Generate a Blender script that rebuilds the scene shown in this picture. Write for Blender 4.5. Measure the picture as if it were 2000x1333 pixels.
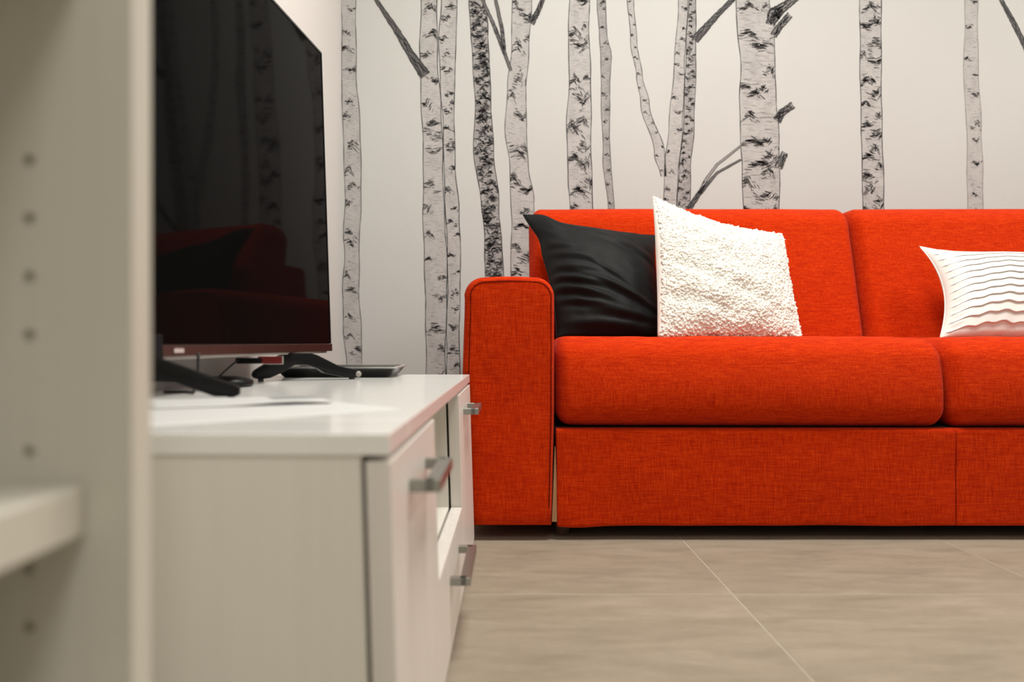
import bpy, bmesh, math, random
import numpy as np
from mathutils import Vector, Matrix, noise

random.seed(7)
S = bpy.context.scene
COL = S.collection
for o in list(bpy.data.objects):
    bpy.data.objects.remove(o, do_unlink=True)

# ------------------------------------------------------------------ camera, light, exposure
CAM_Z = 0.46
FPX = 1600.0                       # focal length in pixels of the 2000 px wide frame
VX, VY = 975.0, 668.0              # vanishing point of the depth direction
cd = bpy.data.cameras.new('camera')
cd.sensor_width = 36.0
cd.lens = FPX / 2000.0 * 36.0
cd.shift_x = (1000.0 - VX) / 2000.0
cd.shift_y = (VY - 666.5) / 2000.0
cd.clip_start = 0.02
cd.dof.use_dof = True
cd.dof.focus_distance = 2.05
cd.dof.aperture_fstop = 3.0
cam = bpy.data.objects.new('camera', cd)
cam.location = (0, 0, CAM_Z)
cam.rotation_euler = (math.pi / 2, 0, 0)
COL.objects.link(cam)
S.camera = cam

w = bpy.data.worlds.new('world')
S.world = w
w.use_nodes = True
w.node_tree.nodes['Background'].inputs[0].default_value = (1, .95, .88, 1)
w.node_tree.nodes['Background'].inputs[1].default_value = 0.15

def area(name, loc, sx, sy, energy, color):
    l = bpy.data.lights.new(name, 'AREA')
    l.shape = 'RECTANGLE'; l.size = sx; l.size_y = sy
    l.energy = energy; l.color = color
    o = bpy.data.objects.new(name, l)
    o.location = loc
    COL.objects.link(o)
    return o
WARM = (1.0, 0.985, 0.925)
area('ceiling_area_light', (0.50, 1.50, 2.46), 0.7, 0.7, 44, WARM)
area('ceiling_area_light', (2.15, 1.50, 2.46), 0.6, 0.6, 30, WARM)
area('ceiling_area_light', (0.45, -1.0, 2.46), 0.6, 0.6, 21, WARM)  # fill added behind the camera to brighten faces turned towards it

S.view_settings.view_transform = 'Standard'
S.view_settings.look = 'None'
S.view_settings.gamma = 1.0
S.view_settings.use_curve_mapping = False
S.view_settings.exposure = 0.0

# ------------------------------------------------------------------ helpers
def px(x, y, Y):
    """photo pixel seen at depth Y -> world point"""
    s = FPX / Y
    return Vector(((x - VX) / s, Y, CAM_Z - (y - VY) / s))

def link(name, me, mats=None, parent=None, smooth=False):
    o = bpy.data.objects.new(name, me)
    COL.objects.link(o)
    if mats is not None:
        for m in (mats if isinstance(mats, (list, tuple)) else [mats]):
            me.materials.append(m)
    if parent is not None:
        o.parent = parent
    if smooth:
        me.shade_smooth()
    return o

def obj(name, verts, faces, mats=None, parent=None, smooth=False, idx=None, recalc=True):
    me = bpy.data.meshes.new(name)
    me.from_pydata([tuple(v) for v in verts], [], faces)
    o = link(name, me, mats, parent, smooth)
    if idx is not None:
        me.polygons.foreach_set('material_index', idx)
    if recalc:
        bm = bmesh.new(); bm.from_mesh(me)
        bmesh.ops.recalc_face_normals(bm, faces=bm.faces)
        bm.to_mesh(me); bm.free()
    me.update()
    return o

def thing(name, label, cat, loc=(0, 0, 0), rz=0, group=None):
    o = bpy.data.objects.new(name, None)
    o.empty_display_size = 0.05
    o.location = loc; o.rotation_euler = (0, 0, rz)
    COL.objects.link(o)
    o['label'] = label; o['category'] = cat
    if group: o['group'] = group
    return o

def box(name, lo, hi, mat, parent=None, bevel=0.0, seg=2, fn=None, smooth=True):
    bm = bmesh.new()
    bmesh.ops.create_cube(bm, size=1.0)
    for v in bm.verts:
        v.co = Vector([lo[i] + (v.co[i] + .5) * (hi[i] - lo[i]) for i in range(3)])
    if bevel > 0:
        bmesh.ops.bevel(bm, geom=list(bm.edges), offset=bevel, segments=seg, profile=.5, affect='EDGES')
    if fn:
        for v in bm.verts: v.co = fn(v.co)
    me = bpy.data.meshes.new(name); bm.to_mesh(me); bm.free()
    o = link(name, me, mat, parent)
    if bevel > .003 and smooth:
        me.shade_smooth()
        try: me.set_sharp_from_angle(angle=math.radians(50))
        except Exception: pass
    return o

def extrude_poly(name, pts, t, frame, mat, parent=None, bevel=0.0):
    """pts: 2D outline (a,b); frame: function (a,b,c)->Vector, c in [-t/2,t/2]"""
    n = len(pts)
    vs = [frame(a, b, -t / 2) for a, b in pts] + [frame(a, b, t / 2) for a, b in pts]
    fs = [list(range(n))[::-1], list(range(n, 2 * n))] + [[i, (i + 1) % n, n + (i + 1) % n, n + i] for i in range(n)]
    o = obj(name, vs, fs, mat, parent)
    if bevel > 0:
        bm = bmesh.new(); bm.from_mesh(o.data)
        es = [e for e in bm.edges if len(e.link_faces) == 2 and e.calc_face_angle(0) > .6]
        bmesh.ops.bevel(bm, geom=es, offset=bevel, segments=2, profile=.5, affect='EDGES')
        bm.to_mesh(o.data); bm.free()
        o.data.shade_smooth()
        try: o.data.set_sharp_from_angle(angle=math.radians(40))
        except Exception: pass
    return o

def tube_mesh(path, r, k=8, closed=False):
    P = [Vector(p) for p in path]
    n = len(P); vs = []; fs = []
    up = None
    for i in range(n):
        a = P[(i - 1) % n] if (closed or i > 0) else P[i]
        b = P[(i + 1) % n] if (closed or i < n - 1) else P[i]
        d = (b - a).normalized()
        if up is None:
            up = d.orthogonal().normalized()
        u = (up - d * up.dot(d)).normalized(); up = u
        v = d.cross(u)
        rr = r(i / (n - 1)) if callable(r) else r
        for j in range(k):
            t = 2 * math.pi * j / k
            vs.append(P[i] + (u * math.cos(t) + v * math.sin(t)) * rr)
    m = n if closed else n - 1
    for i in range(m):
        for j in range(k):
            i2 = (i + 1) % n; j2 = (j + 1) % k
            fs.append([i * k + j, i * k + j2, i2 * k + j2, i2 * k + j])
    if not closed:
        fs.append(list(range(k))[::-1]); fs.append([(n - 1) * k + j for j in range(k)])
    return vs, fs

def tube(name, path, r, mat, parent=None, k=8, closed=False):
    vs, fs = tube_mesh(path, r, k, closed)
    return obj(name, vs, fs, mat, parent, smooth=True)

def bez(p0, p1, p2, p3, n):
    out = []
    for i in range(n + 1):
        t = i / n
        out.append(Vector(p0) * (1 - t) ** 3 + Vector(p1) * 3 * t * (1 - t) ** 2 + Vector(p2) * 3 * t * t * (1 - t) + Vector(p3) * t ** 3)
    return out

def nz(x, y, z, s=1.0):
    return noise.noise(Vector((x * s, y * s, z * s)))

def rgrid(lo, hi, r, n, fn=None):
    """surface grid of a box with rounded edges (radii r per axis), n inner divisions per axis"""
    c = [(lo[i] + hi[i]) / 2 for i in range(3)]
    h = [(hi[i] - lo[i]) / 2 for i in range(3)]
    ax = []
    E = 5
    for i in range(3):
        inner = h[i] - r[i]
        edge = [inner + r[i] * math.tan(math.radians(45) * t / E) for t in range(1, E + 1)]
        mid = [-inner + 2 * inner * t / n[i] for t in range(n[i] + 1)]
        ax.append([-e for e in edge[::-1]] + mid + edge)
    ids = {}; vs = []; fs = []
    def vid(i, j, k):
        key = (i, j, k)
        if key not in ids:
            p = (ax[0][i], ax[1][j], ax[2][k])
            inn = [max(-(h[a] - r[a]), min(h[a] - r[a], p[a])) for a in range(3)]
            q = [(p[a] - inn[a]) / r[a] for a in range(3)]
            L = math.sqrt(sum(t * t for t in q)) or 1
            ids[key] = len(vs)
            co = [c[a] + inn[a] + r[a] * q[a] / L for a in range(3)]
            vs.append(co)
        return ids[key]
    N = [len(a) for a in ax]
    for (a, b, cc) in ((0, 1, 2), (1, 2, 0), (2, 0, 1)):
        for side in (0, N[cc] - 1):
            for i in range(N[a] - 1):
                for j in range(N[b] - 1):
                    q = []
                    for di, dj in ((0, 0), (1, 0), (1, 1), (0, 1)):
                        t = [0, 0, 0]; t[a] = i + di; t[b] = j + dj; t[cc] = side
                        q.append(vid(*t))
                    fs.append(q if side else q[::-1])
    if fn:
        vs = [fn(Vector(v)) for v in vs]
    return vs, fs

# ------------------------------------------------------------------ materials
def srgb(r, g, b):
    f = lambda c: (c / 255 / 12.92) if c / 255 <= .04045 else ((c / 255 + .055) / 1.055) ** 2.4
    return (f(r), f(g), f(b), 1)

class NT:
    def __init__(s, name):
        s.m = bpy.data.materials.new(name); s.m.use_nodes = True
        s.t = s.m.node_tree; s.n = s.t.nodes; s.l = s.t.links
        s.b = s.n['Principled BSDF']
    def node(s, typ, **kw):
        n = s.n.new(typ)
        for k, v in kw.items(): setattr(n, k, v)
        return n
    def coord(s, scale, kind='Object', rot=(0, 0, 0)):
        tc = s.node('ShaderNodeTexCoord'); mp = s.node('ShaderNodeMapping')
        mp.inputs['Scale'].default_value = scale
        mp.inputs['Rotation'].default_value = rot
        s.l.new(tc.outputs[kind], mp.inputs['Vector'])
        return mp.outputs['Vector']
    def noise(s, vec, scale=1.0, detail=2.0, rough=.5, dist=0.0):
        n = s.node('ShaderNodeTexNoise')
        n.inputs['Scale'].default_value = scale; n.inputs['Detail'].default_value = detail
        n.inputs['Roughness'].default_value = rough; n.inputs['Distortion'].default_value = dist
        s.l.new(vec, n.inputs['Vector'])
        return n.outputs['Fac']
    def math(s, op, a, b=None, clamp=False):
        n = s.node('ShaderNodeMath', operation=op); n.use_clamp = clamp
        for i, v in enumerate((a, b)):
            if v is None: continue
            if isinstance(v, (int, float)): n.inputs[i].default_value = v
            else: s.l.new(v, n.inputs[i])
        return n.outputs[0]
    def ramp(s, fac, stops):
        n = s.node('ShaderNodeValToRGB')
        e = n.color_ramp.elements
        while len(e) < len(stops): e.new(.5)
        for i, (p, c) in enumerate(stops):
            e[i].position = p; e[i].color = c
        s.l.new(fac, n.inputs[0])
        return n.outputs[0]
    def bump(s, h, strength, dist=.001):
        n = s.node('ShaderNodeBump')
        n.inputs['Strength'].default_value = strength; n.inputs['Distance'].default_value = dist
        s.l.new(h, n.inputs['Height'])
        s.l.new(n.outputs[0], s.b.inputs['Normal'])
    def set(s, color=None, rough=None, metal=None, spec=None, sheen=None, sub=None):
        if color is not None:
            if isinstance(color, tuple): s.b.inputs['Base Color'].default_value = color
            else: s.l.new(color, s.b.inputs['Base Color'])
        if rough is not None:
            if isinstance(rough, (int, float)): s.b.inputs['Roughness'].default_value = rough
            else: s.l.new(rough, s.b.inputs['Roughness'])
        if metal is not None: s.b.inputs['Metallic'].default_value = metal
        if spec is not None: s.b.inputs['Specular IOR Level'].default_value = spec
        if sheen is not None:
            s.b.inputs['Sheen Weight'].default_value = sheen
            s.b.inputs['Sheen Roughness'].default_value = .5
        return s.m

def m_plain(name, color, rough=.5, metal=0.0, spec=.5, var=.06, scale=30):
    t = NT(name)
    f = t.noise(t.coord((scale, scale, scale)), 1, 3)
    c0 = tuple(c * (1 - var) for c in color[:3]) + (1,)
    c1 = tuple(min(1, c * (1 + var)) for c in color[:3]) + (1,)
    return t.set(t.ramp(f, [(.3, c0), (.7, c1)]), rough, metal, spec)

def m_linen():
    t = NT('orange_linen')
    h = t.noise(t.coord((26, 26, 430)), 1, 3, .6, .3)
    v = t.noise(t.coord((430, 430, 26)), 1, 3, .6, .3)
    h2 = t.noise(t.coord((60, 60, 900)), 1, 1)
    v2 = t.noise(t.coord((900, 900, 60)), 1, 1)
    a = t.math('ADD', h, v)
    b = t.math('ADD', h2, v2)
    f = t.math('ADD', t.math('MULTIPLY', a, .33), t.math('MULTIPLY', b, .17))
    col = t.ramp(f, [(.36, (.33, .0105, .0007, 1)), (.50, (.52, .0272, .0017, 1)), (.64, (.70, .060, .0045, 1))])
    t.bump(f, .35, .002)
    return t.set(col, .95, 0, .06, .03)

def m_laminate(name, color, rough=.4, grain=.05, axis=2):
    t = NT(name)
    sc = [90, 90, 90]; sc[axis] = 3
    f = t.noise(t.coord(tuple(sc)), 1, 4, .6)
    c0 = tuple(c * (1 - grain) for c in color[:3]) + (1,)
    t.bump(f, .06, .0005)
    return t.set(t.ramp(f, [(.35, c0), (.65, color)]), rough, 0, .5)

WHITE = (.80, .775, .70, 1)
M = {}
M['linen'] = m_linen()
M['linen_dark'] = m_plain('dark_orange_piping', (.13, .006, .001, 1), .95, 0, .1)
M['white_lam'] = m_laminate('white_laminate', (.80, .77, .695, 1), .42, .03)
M['door_lam'] = m_laminate('white_woodgrain_laminate', (.82, .77, .715, 1), .38, .11)
M['shelf_lam'] = m_laminate('off_white_bookcase_laminate', (.64, .615, .535, 1), .45, .03)
M['top_lam'] = m_laminate('white_gloss_laminate', (.91, .90, .865, 1), .15, .02, 1)
M['edge_lam'] = m_laminate('cream_edge_band', (.77, .735, .62, 1), .45, .03)
M['hole'] = m_plain('drilled_chipboard', (.50, .46, .37, 1), .9)
M['nickel'] = m_plain('brushed_nickel', (.37, .38, .355, 1), .36, 1.0, .5, .05, 200)
M['black_plastic'] = m_plain('black_plastic', (.0035, .0035, .004, 1), .36, 0, .2)
M['black_matt'] = m_plain('black_matt_plastic', (.006, .0065, .008, 1), .6, 0, .12)
M['black_gloss'] = m_plain('black_gloss_plastic', (.012, .012, .013, 1), .2)
M['black_metal'] = m_plain('dark_grey_plastic', (.02, .02, .022, 1), .45)
M['cable'] = m_plain('cable_rubber', (.012, .012, .012, 1), .5)
t = NT('screen_glass'); t.b.inputs['Base Color'].default_value = (.0035, .0035, .0035, 1)
M['screen'] = t.set(t.ramp(t.noise(t.coord((3, 3, 3))), [(0, (.003, .003, .003, 1)), (1, (.004, .004, .004, 1))]), .045, 0, .013)
M['chin'] = m_plain('brushed_bronze_bezel', (.13, .11, .10, 1), .36, 1.0, .5, .08, 80)
M['chin_under'] = m_plain('grey_underside', (.42, .40, .37, 1), .45)
M['badge'] = m_plain('pale_badge', (.62, .56, .54, 1), .4, .3)
M['grey_cap'] = m_plain('grey_tip_plastic', (.30, .28, .25, 1), .4)
M['silver'] = m_plain('silver_trim', (.68, .67, .65, 1), .3, .7)
M['red'] = m_plain('red_plastic', (.14, .006, .005, 1), .3)
M['wood'] = m_laminate('raw_pine_strip', (.62, .36, .17, 1), .7, .35)
M['foot'] = m_plain('dark_wood_foot', (.09, .055, .035, 1), .5)
M['dark_void'] = m_plain('black_light_block', (.012, .010, .010, 1), .95)  # black for the light-blocking core added inside the sofa
M['paper'] = m_plain('white_paper', (.69, .69, .68, 1), .55, 0, .4, .02)
M['reflection_grey'] = m_plain('grey_reflection_patch', (.36, .37, .37, 1), .4, 0, .4, .25, 14)  # painted stand-in for the dark television foot reflected in the worktop
M['ceiling'] = m_plain('ceiling_paint', (.82, .80, .76, 1), .9, 0, .2, .01)
M['paint'] = m_plain('white_wall_paint', (.74, .725, .70, 1), .9, 0, .2, .012, 3)

def m_wallpaper():
    t = NT('mural_wallpaper_ground')
    a = t.noise(t.coord((1.6, 1.6, 1.2)), 1, 4, .55)
    f = t.noise(t.coord((420, 420, 420)), 1, 2)
    t.bump(f, .10, .0006)
    return t.set(t.ramp(a, [(.3, (.57, .573, .556, 1)), (.7, (.60, .607, .59, 1))]), .85, 0, .2)
M['wallpaper'] = m_wallpaper()

def m_bark(name, c0, c1, c2):
    t = NT(name)
    h = t.noise(t.coord((70, 1, 420)), 1, 4, .65, .6)
    g = t.noise(t.coord((22, 1, 15)), 1, 3, .6)
    f = t.math('ADD', t.math('MULTIPLY', h, .62), t.math('MULTIPLY', g, .38))
    return t.set(t.ramp(f, [(.36, c0), (.48, c1), (.60, c2)]), .85, 0, .2)
M['bark_pale'] = m_bark('printed_pale_bark', (.365, .355, .35, 1), (.465, .455, .445, 1), (.52, .508, .495, 1))
M['bark_grey'] = m_bark('printed_grey_bark', (.24, .235, .23, 1), (.36, .35, .345, 1), (.45, .44, .43, 1))
M['bark_dark'] = m_bark('printed_dark_bark', (.14, .135, .135, 1), (.28, .27, .265, 1), (.42, .40, .39, 1))
M['ink'] = m_plain('printed_dark_ink', (.062, .062, .065, 1), .85, 0, .2, .35, 300)
M['ink_mid'] = m_plain('printed_mid_ink', (.15, .145, .145, 1), .85, 0, .2, .3, 300)
M['ink_light'] = m_plain('printed_light_ink', (.34, .325, .315, 1), .85, 0, .2, .2, 300)

def m_tile():
    t = NT('beige_stone_tile')
    oi = t.node('ShaderNodeObjectInfo')
    n1 = t.noise(t.coord((2.6, 6.0, 1)), 1, 6, .62, 1.4)
    n2 = t.noise(t.coord((7, 26, 1)), 1, 4, .6, .8)
    n3 = t.noise(t.coord((60, 160, 1)), 1, 2)
    f = t.math('ADD', t.math('ADD', t.math('MULTIPLY', n1, .5), t.math('MULTIPLY', n2, .38)), t.math('MULTIPLY', n3, .12))
    f = t.math('ADD', f, t.math('MULTIPLY', t.math('SUBTRACT', oi.outputs['Random'], .5), .02))
    col = t.ramp(f, [(.34, (.235, .205, .152, 1)), (.5, (.300, .252, .190, 1)), (.66, (.365, .312, .24, 1))])
    t.bump(n2, .05, .001)
    return t.set(col, t.math('ADD', t.math('MULTIPLY', n2, .25), .42), 0, .4)
M['tile'] = m_tile()
M['grout'] = m_plain('pale_grout', (.435, .385, .31, 1), .9, 0, .2, .06, 60)

def m_cotton():
    t = NT('black_cotton_sateen')
    f = t.noise(t.coord((600, 600, 600)), 1, 2)
    t.bump(f, .15, .0005)
    return t.set(t.ramp(f, [(.3, (.004, .0046, .005, 1)), (.7, (.006, .0067, .0071, 1))]), .62, 0, .18, .015)
M['black_cotton'] = m_cotton()
M['white_cotton'] = m_plain('white_cotton', (.77, .75, .71, 1), .85, 0, .2, .02, 200)
M['cream_lining'] = m_plain('cream_lining', (.80, .73, .64, 1), .85, 0, .2, .03, 200)
M['sherpa'] = m_plain('ivory_sherpa_wool', (.865, .835, .77, 1), .95, 0, .1, .01, 120)
_b = M['sherpa'].node_tree.nodes['Principled BSDF']
_b.inputs['Subsurface Weight'].default_value = 0
_b.inputs['Subsurface Radius'].default_value = (1, .9, .75)
_b.inputs['Subsurface Scale'].default_value = .006

# ------------------------------------------------------------------ room shell
X0, X1, Y0, Y1, ZC = -0.553, 3.3, -1.9, 2.87, 2.5
def struct(o):
    o['kind'] = 'structure'; return o
wall_back = struct(box('wall_back', (X0 - .1, Y1, -.1), (X1 + .1, Y1 + .1, ZC + .1), M['wallpaper']))
struct(box('wall_left', (X0 - .1, Y0, -.1), (X0, Y1, ZC + .1), M['paint']))
struct(box('wall_right', (X1, Y0, -.1), (X1 + .1, Y1, ZC + .1), M['paint']))
struct(box('wall_rear', (X0 - .1, Y0 - .1, -.1), (X1 + .1, Y0, ZC + .1), M['paint']))
struct(box('ceiling', (X0, Y0, ZC), (X1, Y1, ZC + .1), M['ceiling']))
floor = struct(box('floor', (X0, Y0, -.06), (X1, Y1, -.0006), M['grout']))
gx, gy, T, J = 0.426, 1.4925, 0.6, 0.0013
tile_cache = {}
for i in range(-3, 7):
    for j in range(-8, 5):
        a0, a1 = max(X0, gx + i * T + J), min(X1, gx + (i + 1) * T - J)
        b0, b1 = max(Y0, gy + j * T + J), min(Y1, gy + (j + 1) * T - J)
        if a1 - a0 < .01 or b1 - b0 < .01: continue
        key = (round(a1 - a0, 3), round(b1 - b0, 3))
        if key not in tile_cache:
            o = box('tile', (0, 0, -.01), (a1 - a0, b1 - b0, 0), M['tile'], floor, .0006, 1)
            tile_cache[key] = o.data
        else:
            o = bpy.data.objects.new('tile', tile_cache[key]); COL.objects.link(o); o.parent = floor
        o.location = (a0, b0, 0)

# ------------------------------------------------------------------ printed birches on the back wall
SW = FPX / Y1
class Print:
    """collects flat print shapes of one tree in wall coordinates given as photo pixels on the wall plane"""
    def __init__(s): s.v = []; s.f = []; s.i = []
    def poly(s, pts, layer, m):
        y = Y1 - .0003 - .00025 * layer
        b = len(s.v)
        for (x, yy) in pts:
            s.v.append(((x - VX) / SW, y, max(.001, CAM_Z - (yy - VY) / SW)))
        s.f.append(list(range(b, b + len(pts)))); s.i.append(m)
    def stroke(s, x0, y0, x1, y1, w0, w1, layer, m):
        dx, dy = x1 - x0, y1 - y0
        L = math.hypot(dx, dy) or 1
        nx, ny = -dy / L, dx / L
        xm, ym = (x0 + x1) / 2 + random.uniform(-.6, .6), (y0 + y1) / 2 + random.uniform(-.5, .5)
        wm = (w0 + w1) / 2 * 1.15
        s.poly([(x0 + nx * w0 / 2, y0 + ny * w0 / 2), (xm + nx * wm / 2, ym + ny * wm / 2), (x1 + nx * w1 / 2, y1 + ny * w1 / 2),
                (x1 - nx * w1 / 2, y1 - ny * w1 / 2), (xm - nx * wm / 2, ym - ny * wm / 2), (x0 - nx * w0 / 2, y0 - ny * w0 / 2)], layer, m)
    def path(s, pts, ws, layer, m):
        """pts with widths as one strip of quads"""
        n = len(pts); L = []; R = []
        for i in range(n):
            a = pts[max(0, i - 1)]; b = pts[min(n - 1, i + 1)]
            dx, dy = b[0] - a[0], b[1] - a[1]; l = math.hypot(dx, dy) or 1
            nx, ny = -dy / l, dx / l
            L.append((pts[i][0] + nx * ws[i] / 2, pts[i][1] + ny * ws[i] / 2))
            R.append((pts[i][0] - nx * ws[i] / 2, pts[i][1] - ny * ws[i] / 2))
        for i in range(n - 1):
            s.poly([L[i], L[i + 1], R[i + 1], R[i]], layer, m)
    def build(s, name, mats):
        o = obj(name, s.v, s.f, mats, wall_back, idx=s.i, recalc=False)
        return o

def interp(tab, y, c):
    if y <= tab[0][0]:
        return tab[0][c]
    if y >= tab[-1][0]:
        return tab[-1][c]
    for a, b in zip(tab, tab[1:]):
        if a[0] <= y <= b[0]:
            t = (y - a[0]) / (b[0] - a[0]); t = t * t * (3 - 2 * t)
            return a[c] + (b[c] - a[c]) * t

def patch(P, cx, cy, w, h, ang, n, dark, flip, Lf=None, Rf=None):
    """a bark scar drawn as a bundle of short pencil strokes"""
    for k in range(n):
        q = random.gauss(0, .42)
        x = cx + q * w * .8
        y = cy + flip * abs(q) * h * .9 + random.gauss(0, h * .22)
        l = random.uniform(.35, .9) * w * .55
        a = math.radians(ang + random.gauss(0, 12)) * (1 if q > 0 else -.35)
        xa, ya_, xb, yb_ = x - l / 2 * math.cos(a), y - l / 2 * math.sin(a), x + l / 2 * math.cos(a), y + l / 2 * math.sin(a)
        if Lf:
            lo_, hi_ = Lf(y) + .6, Rf(y) - .6
            if xb < lo_ + 1 or xa > hi_ - 1: continue
            xa, xb = max(xa, lo_), min(xb, hi_)
        P.stroke(xa, ya_, xb, yb_,
                 random.uniform(.9, 1.7), random.uniform(.4, 1.0), 3, 1 if random.random() < dark else 2)

YT, YB = -514, 922
def birch(tab, fill, density, dark, hatch, size, marks=None, seed=1, edge=1.5, edge_ink=1, top=YT, bottom=YB):
    random.seed(seed)
    P = Print()
    ys = [top + (bottom - top) * i / 110 for i in range(111)]
    wob = lambda y, k: .9 * math.sin(y * .021 + seed * 1.7 + k) + .6 * math.sin(y * .057 + seed + 2 * k)
    drift = lambda y: (0 if y > 0 else y * .01 * math.sin(seed))
    Lf = lambda y: interp(tab, y, 1) + wob(y, 0) + drift(y)
    Rf = lambda y: interp(tab, y, 2) + wob(y, 2) + drift(y)
    for a, b in zip(ys, ys[1:]):
        P.poly([(Lf(a), a), (Rf(a), a), (Rf(b), b), (Lf(b), b)], 0, 0)
    for F in (Lf, Rf):
        P.path([(F(y), y) for y in ys], [edge * random.uniform(.55, 1.25) for y in ys], 2, edge_ink)
    W = tab[0][2] - tab[0][1]
    n = int((bottom - top) * hatch / 10)
    for k in range(n):
        y = random.uniform(top + 4, bottom - 4); l, r = Lf(y), Rf(y)
        x = random.uniform(l + 1, r - 1); ln = random.uniform(.08, .28) * (r - l)
        x1 = min(r - .5, x + ln); a = random.uniform(-.12, .22)
        P.stroke(x, y, x1, y + a * (x1 - x), .8, .5, 1, 3)
    if marks:
        for (cx, cy, w, h, ang, fl) in marks:
            patch(P, cx, cy, w, h * 1.15, ang * 1.2, int(16 + w * .9), dark, fl, Lf, Rf)
        lo, hi = min(m[1] for m in marks) - 15, max(m[1] for m in marks) + 15
    else:
        lo = hi = None
    y = top + 5
    step = size * 1.15 / density
    while y < bottom:
        if not (lo is not None and lo < y < hi):
            l, r = Lf(y), Rf(y)
            u = random.choice((.18, .3, .5, .68, .82)) + random.uniform(-.07, .07)
            w = size * random.uniform(.6, 1.15)
            cx = min(max(l + u * (r - l), l + w * .28), r - w * .28)
            patch(P, cx, y, w, w * random.uniform(.55, .95), random.uniform(-60, 60), int(10 + w * .8), dark, random.choice((-1, 1, 1)), Lf, Rf)
        y += step * random.uniform(.6, 1.4)
    return P

MB = [M['bark_pale'], M['ink'], M['ink_mid'], M['ink_light']]
MG = [M['bark_grey'], M['ink'], M['ink_mid'], M['ink_light']]
MD = [M['bark_dark'], M['ink'], M['ink_mid'], M['ink_light']]
trees = [
 # table, mats, density, dark, hatch, size, seed, edge_ink
 ([(0,667,694),(150,667,697),(250,671,703),(400,673,706),(460,671,703),(500,674,702),(570,670,700),(640,670,705),(710,676,708)], MB, .50, .25, 4, 19, 11, 2),
 ([(0,822,854),(80,820,855),(130,822,855),(200,823,860),(300,826,865),(420,827,868),(500,829,872),(600,830,873),(700,833,870)], MB, .62, .55, 5, 24, 12, 1),
 ([(0,862,894),(80,858,890),(180,860,887),(230,864,888),(330,868,890),(420,871,896),(480,873,899),(560,874,900),(650,873,897)], MB, .62, .55, 5, 17, 13, 1),
 ([(0,916,947),(60,920,952),(120,922,956),(200,928,960),(300,926,964),(400,940,974),(470,946,980),(540,948,985)], MG, 2.6, .72, 14, 18, 14, 1),
 ([(0,1000,1038),(100,998,1034),(170,992,1028),(250,987,1027),(330,995,1032),(390,997,1044),(450,1000,1046),(540,998,1040)], MB, .55, .5, 4, 26, 15, 2),
 ([(0,1112,1152),(60,1110,1151),(150,1113,1153),(240,1106,1154),(300,1107,1155),(345,1110,1157),(410,1114,1158)], MB, .66, .5, 6, 28, 16, 1),
 ([(0,1167,1183),(70,1171,1185),(110,1174,1193),(180,1173,1191),(300,1178,1192),(410,1188,1199)], MG, .45, .4, 9, 10, 17, 2),
 ([(-514,1210,1219),(0,1226,1237),(80,1231,1243),(150,1242,1256),(200,1252,1268),(300,1279,1297),(345,1291,1301)], MB, .35, .1, 5, 7, 18, 2),
 ([(-514,1345,1362),(0,1324,1344),(150,1316,1337),(250,1306,1332),(340,1296,1325),(410,1296,1322)], MB, .4, .2, 5, 11, 19, 2),
 ([(0,1345,1360),(80,1341,1359),(250,1334,1356),(330,1326,1350),(410,1323,1347)], MG, 1.3, .5, 12, 11, 20, 1),
 ([(0,1438,1502),(60,1441,1512),(140,1447,1513),(190,1443,1517),(270,1447,1522),(330,1450,1522),(410,1452,1521)], MB, .62, .6, 10, 38, 21, 1),
 ([(0,1679,1720),(120,1679,1722),(250,1683,1722),(410,1684,1727)], MB, 1.0, .75, 7, 26, 22, 1),
 ([(0,1884,1910),(150,1883,1911),(250,1888,1916),(330,1888,1920),(410,1890,1921)], MB, .5, .25, 4, 18, 23, 3),
 ([(0,2085,2118),(410,2090,2126)], MB, .7, .6, 6, 22, 24, 1),
 ([(0,2175,2196),(410,2170,2194)], MG, 1.2, .5, 9, 14, 25, 1),
]
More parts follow.
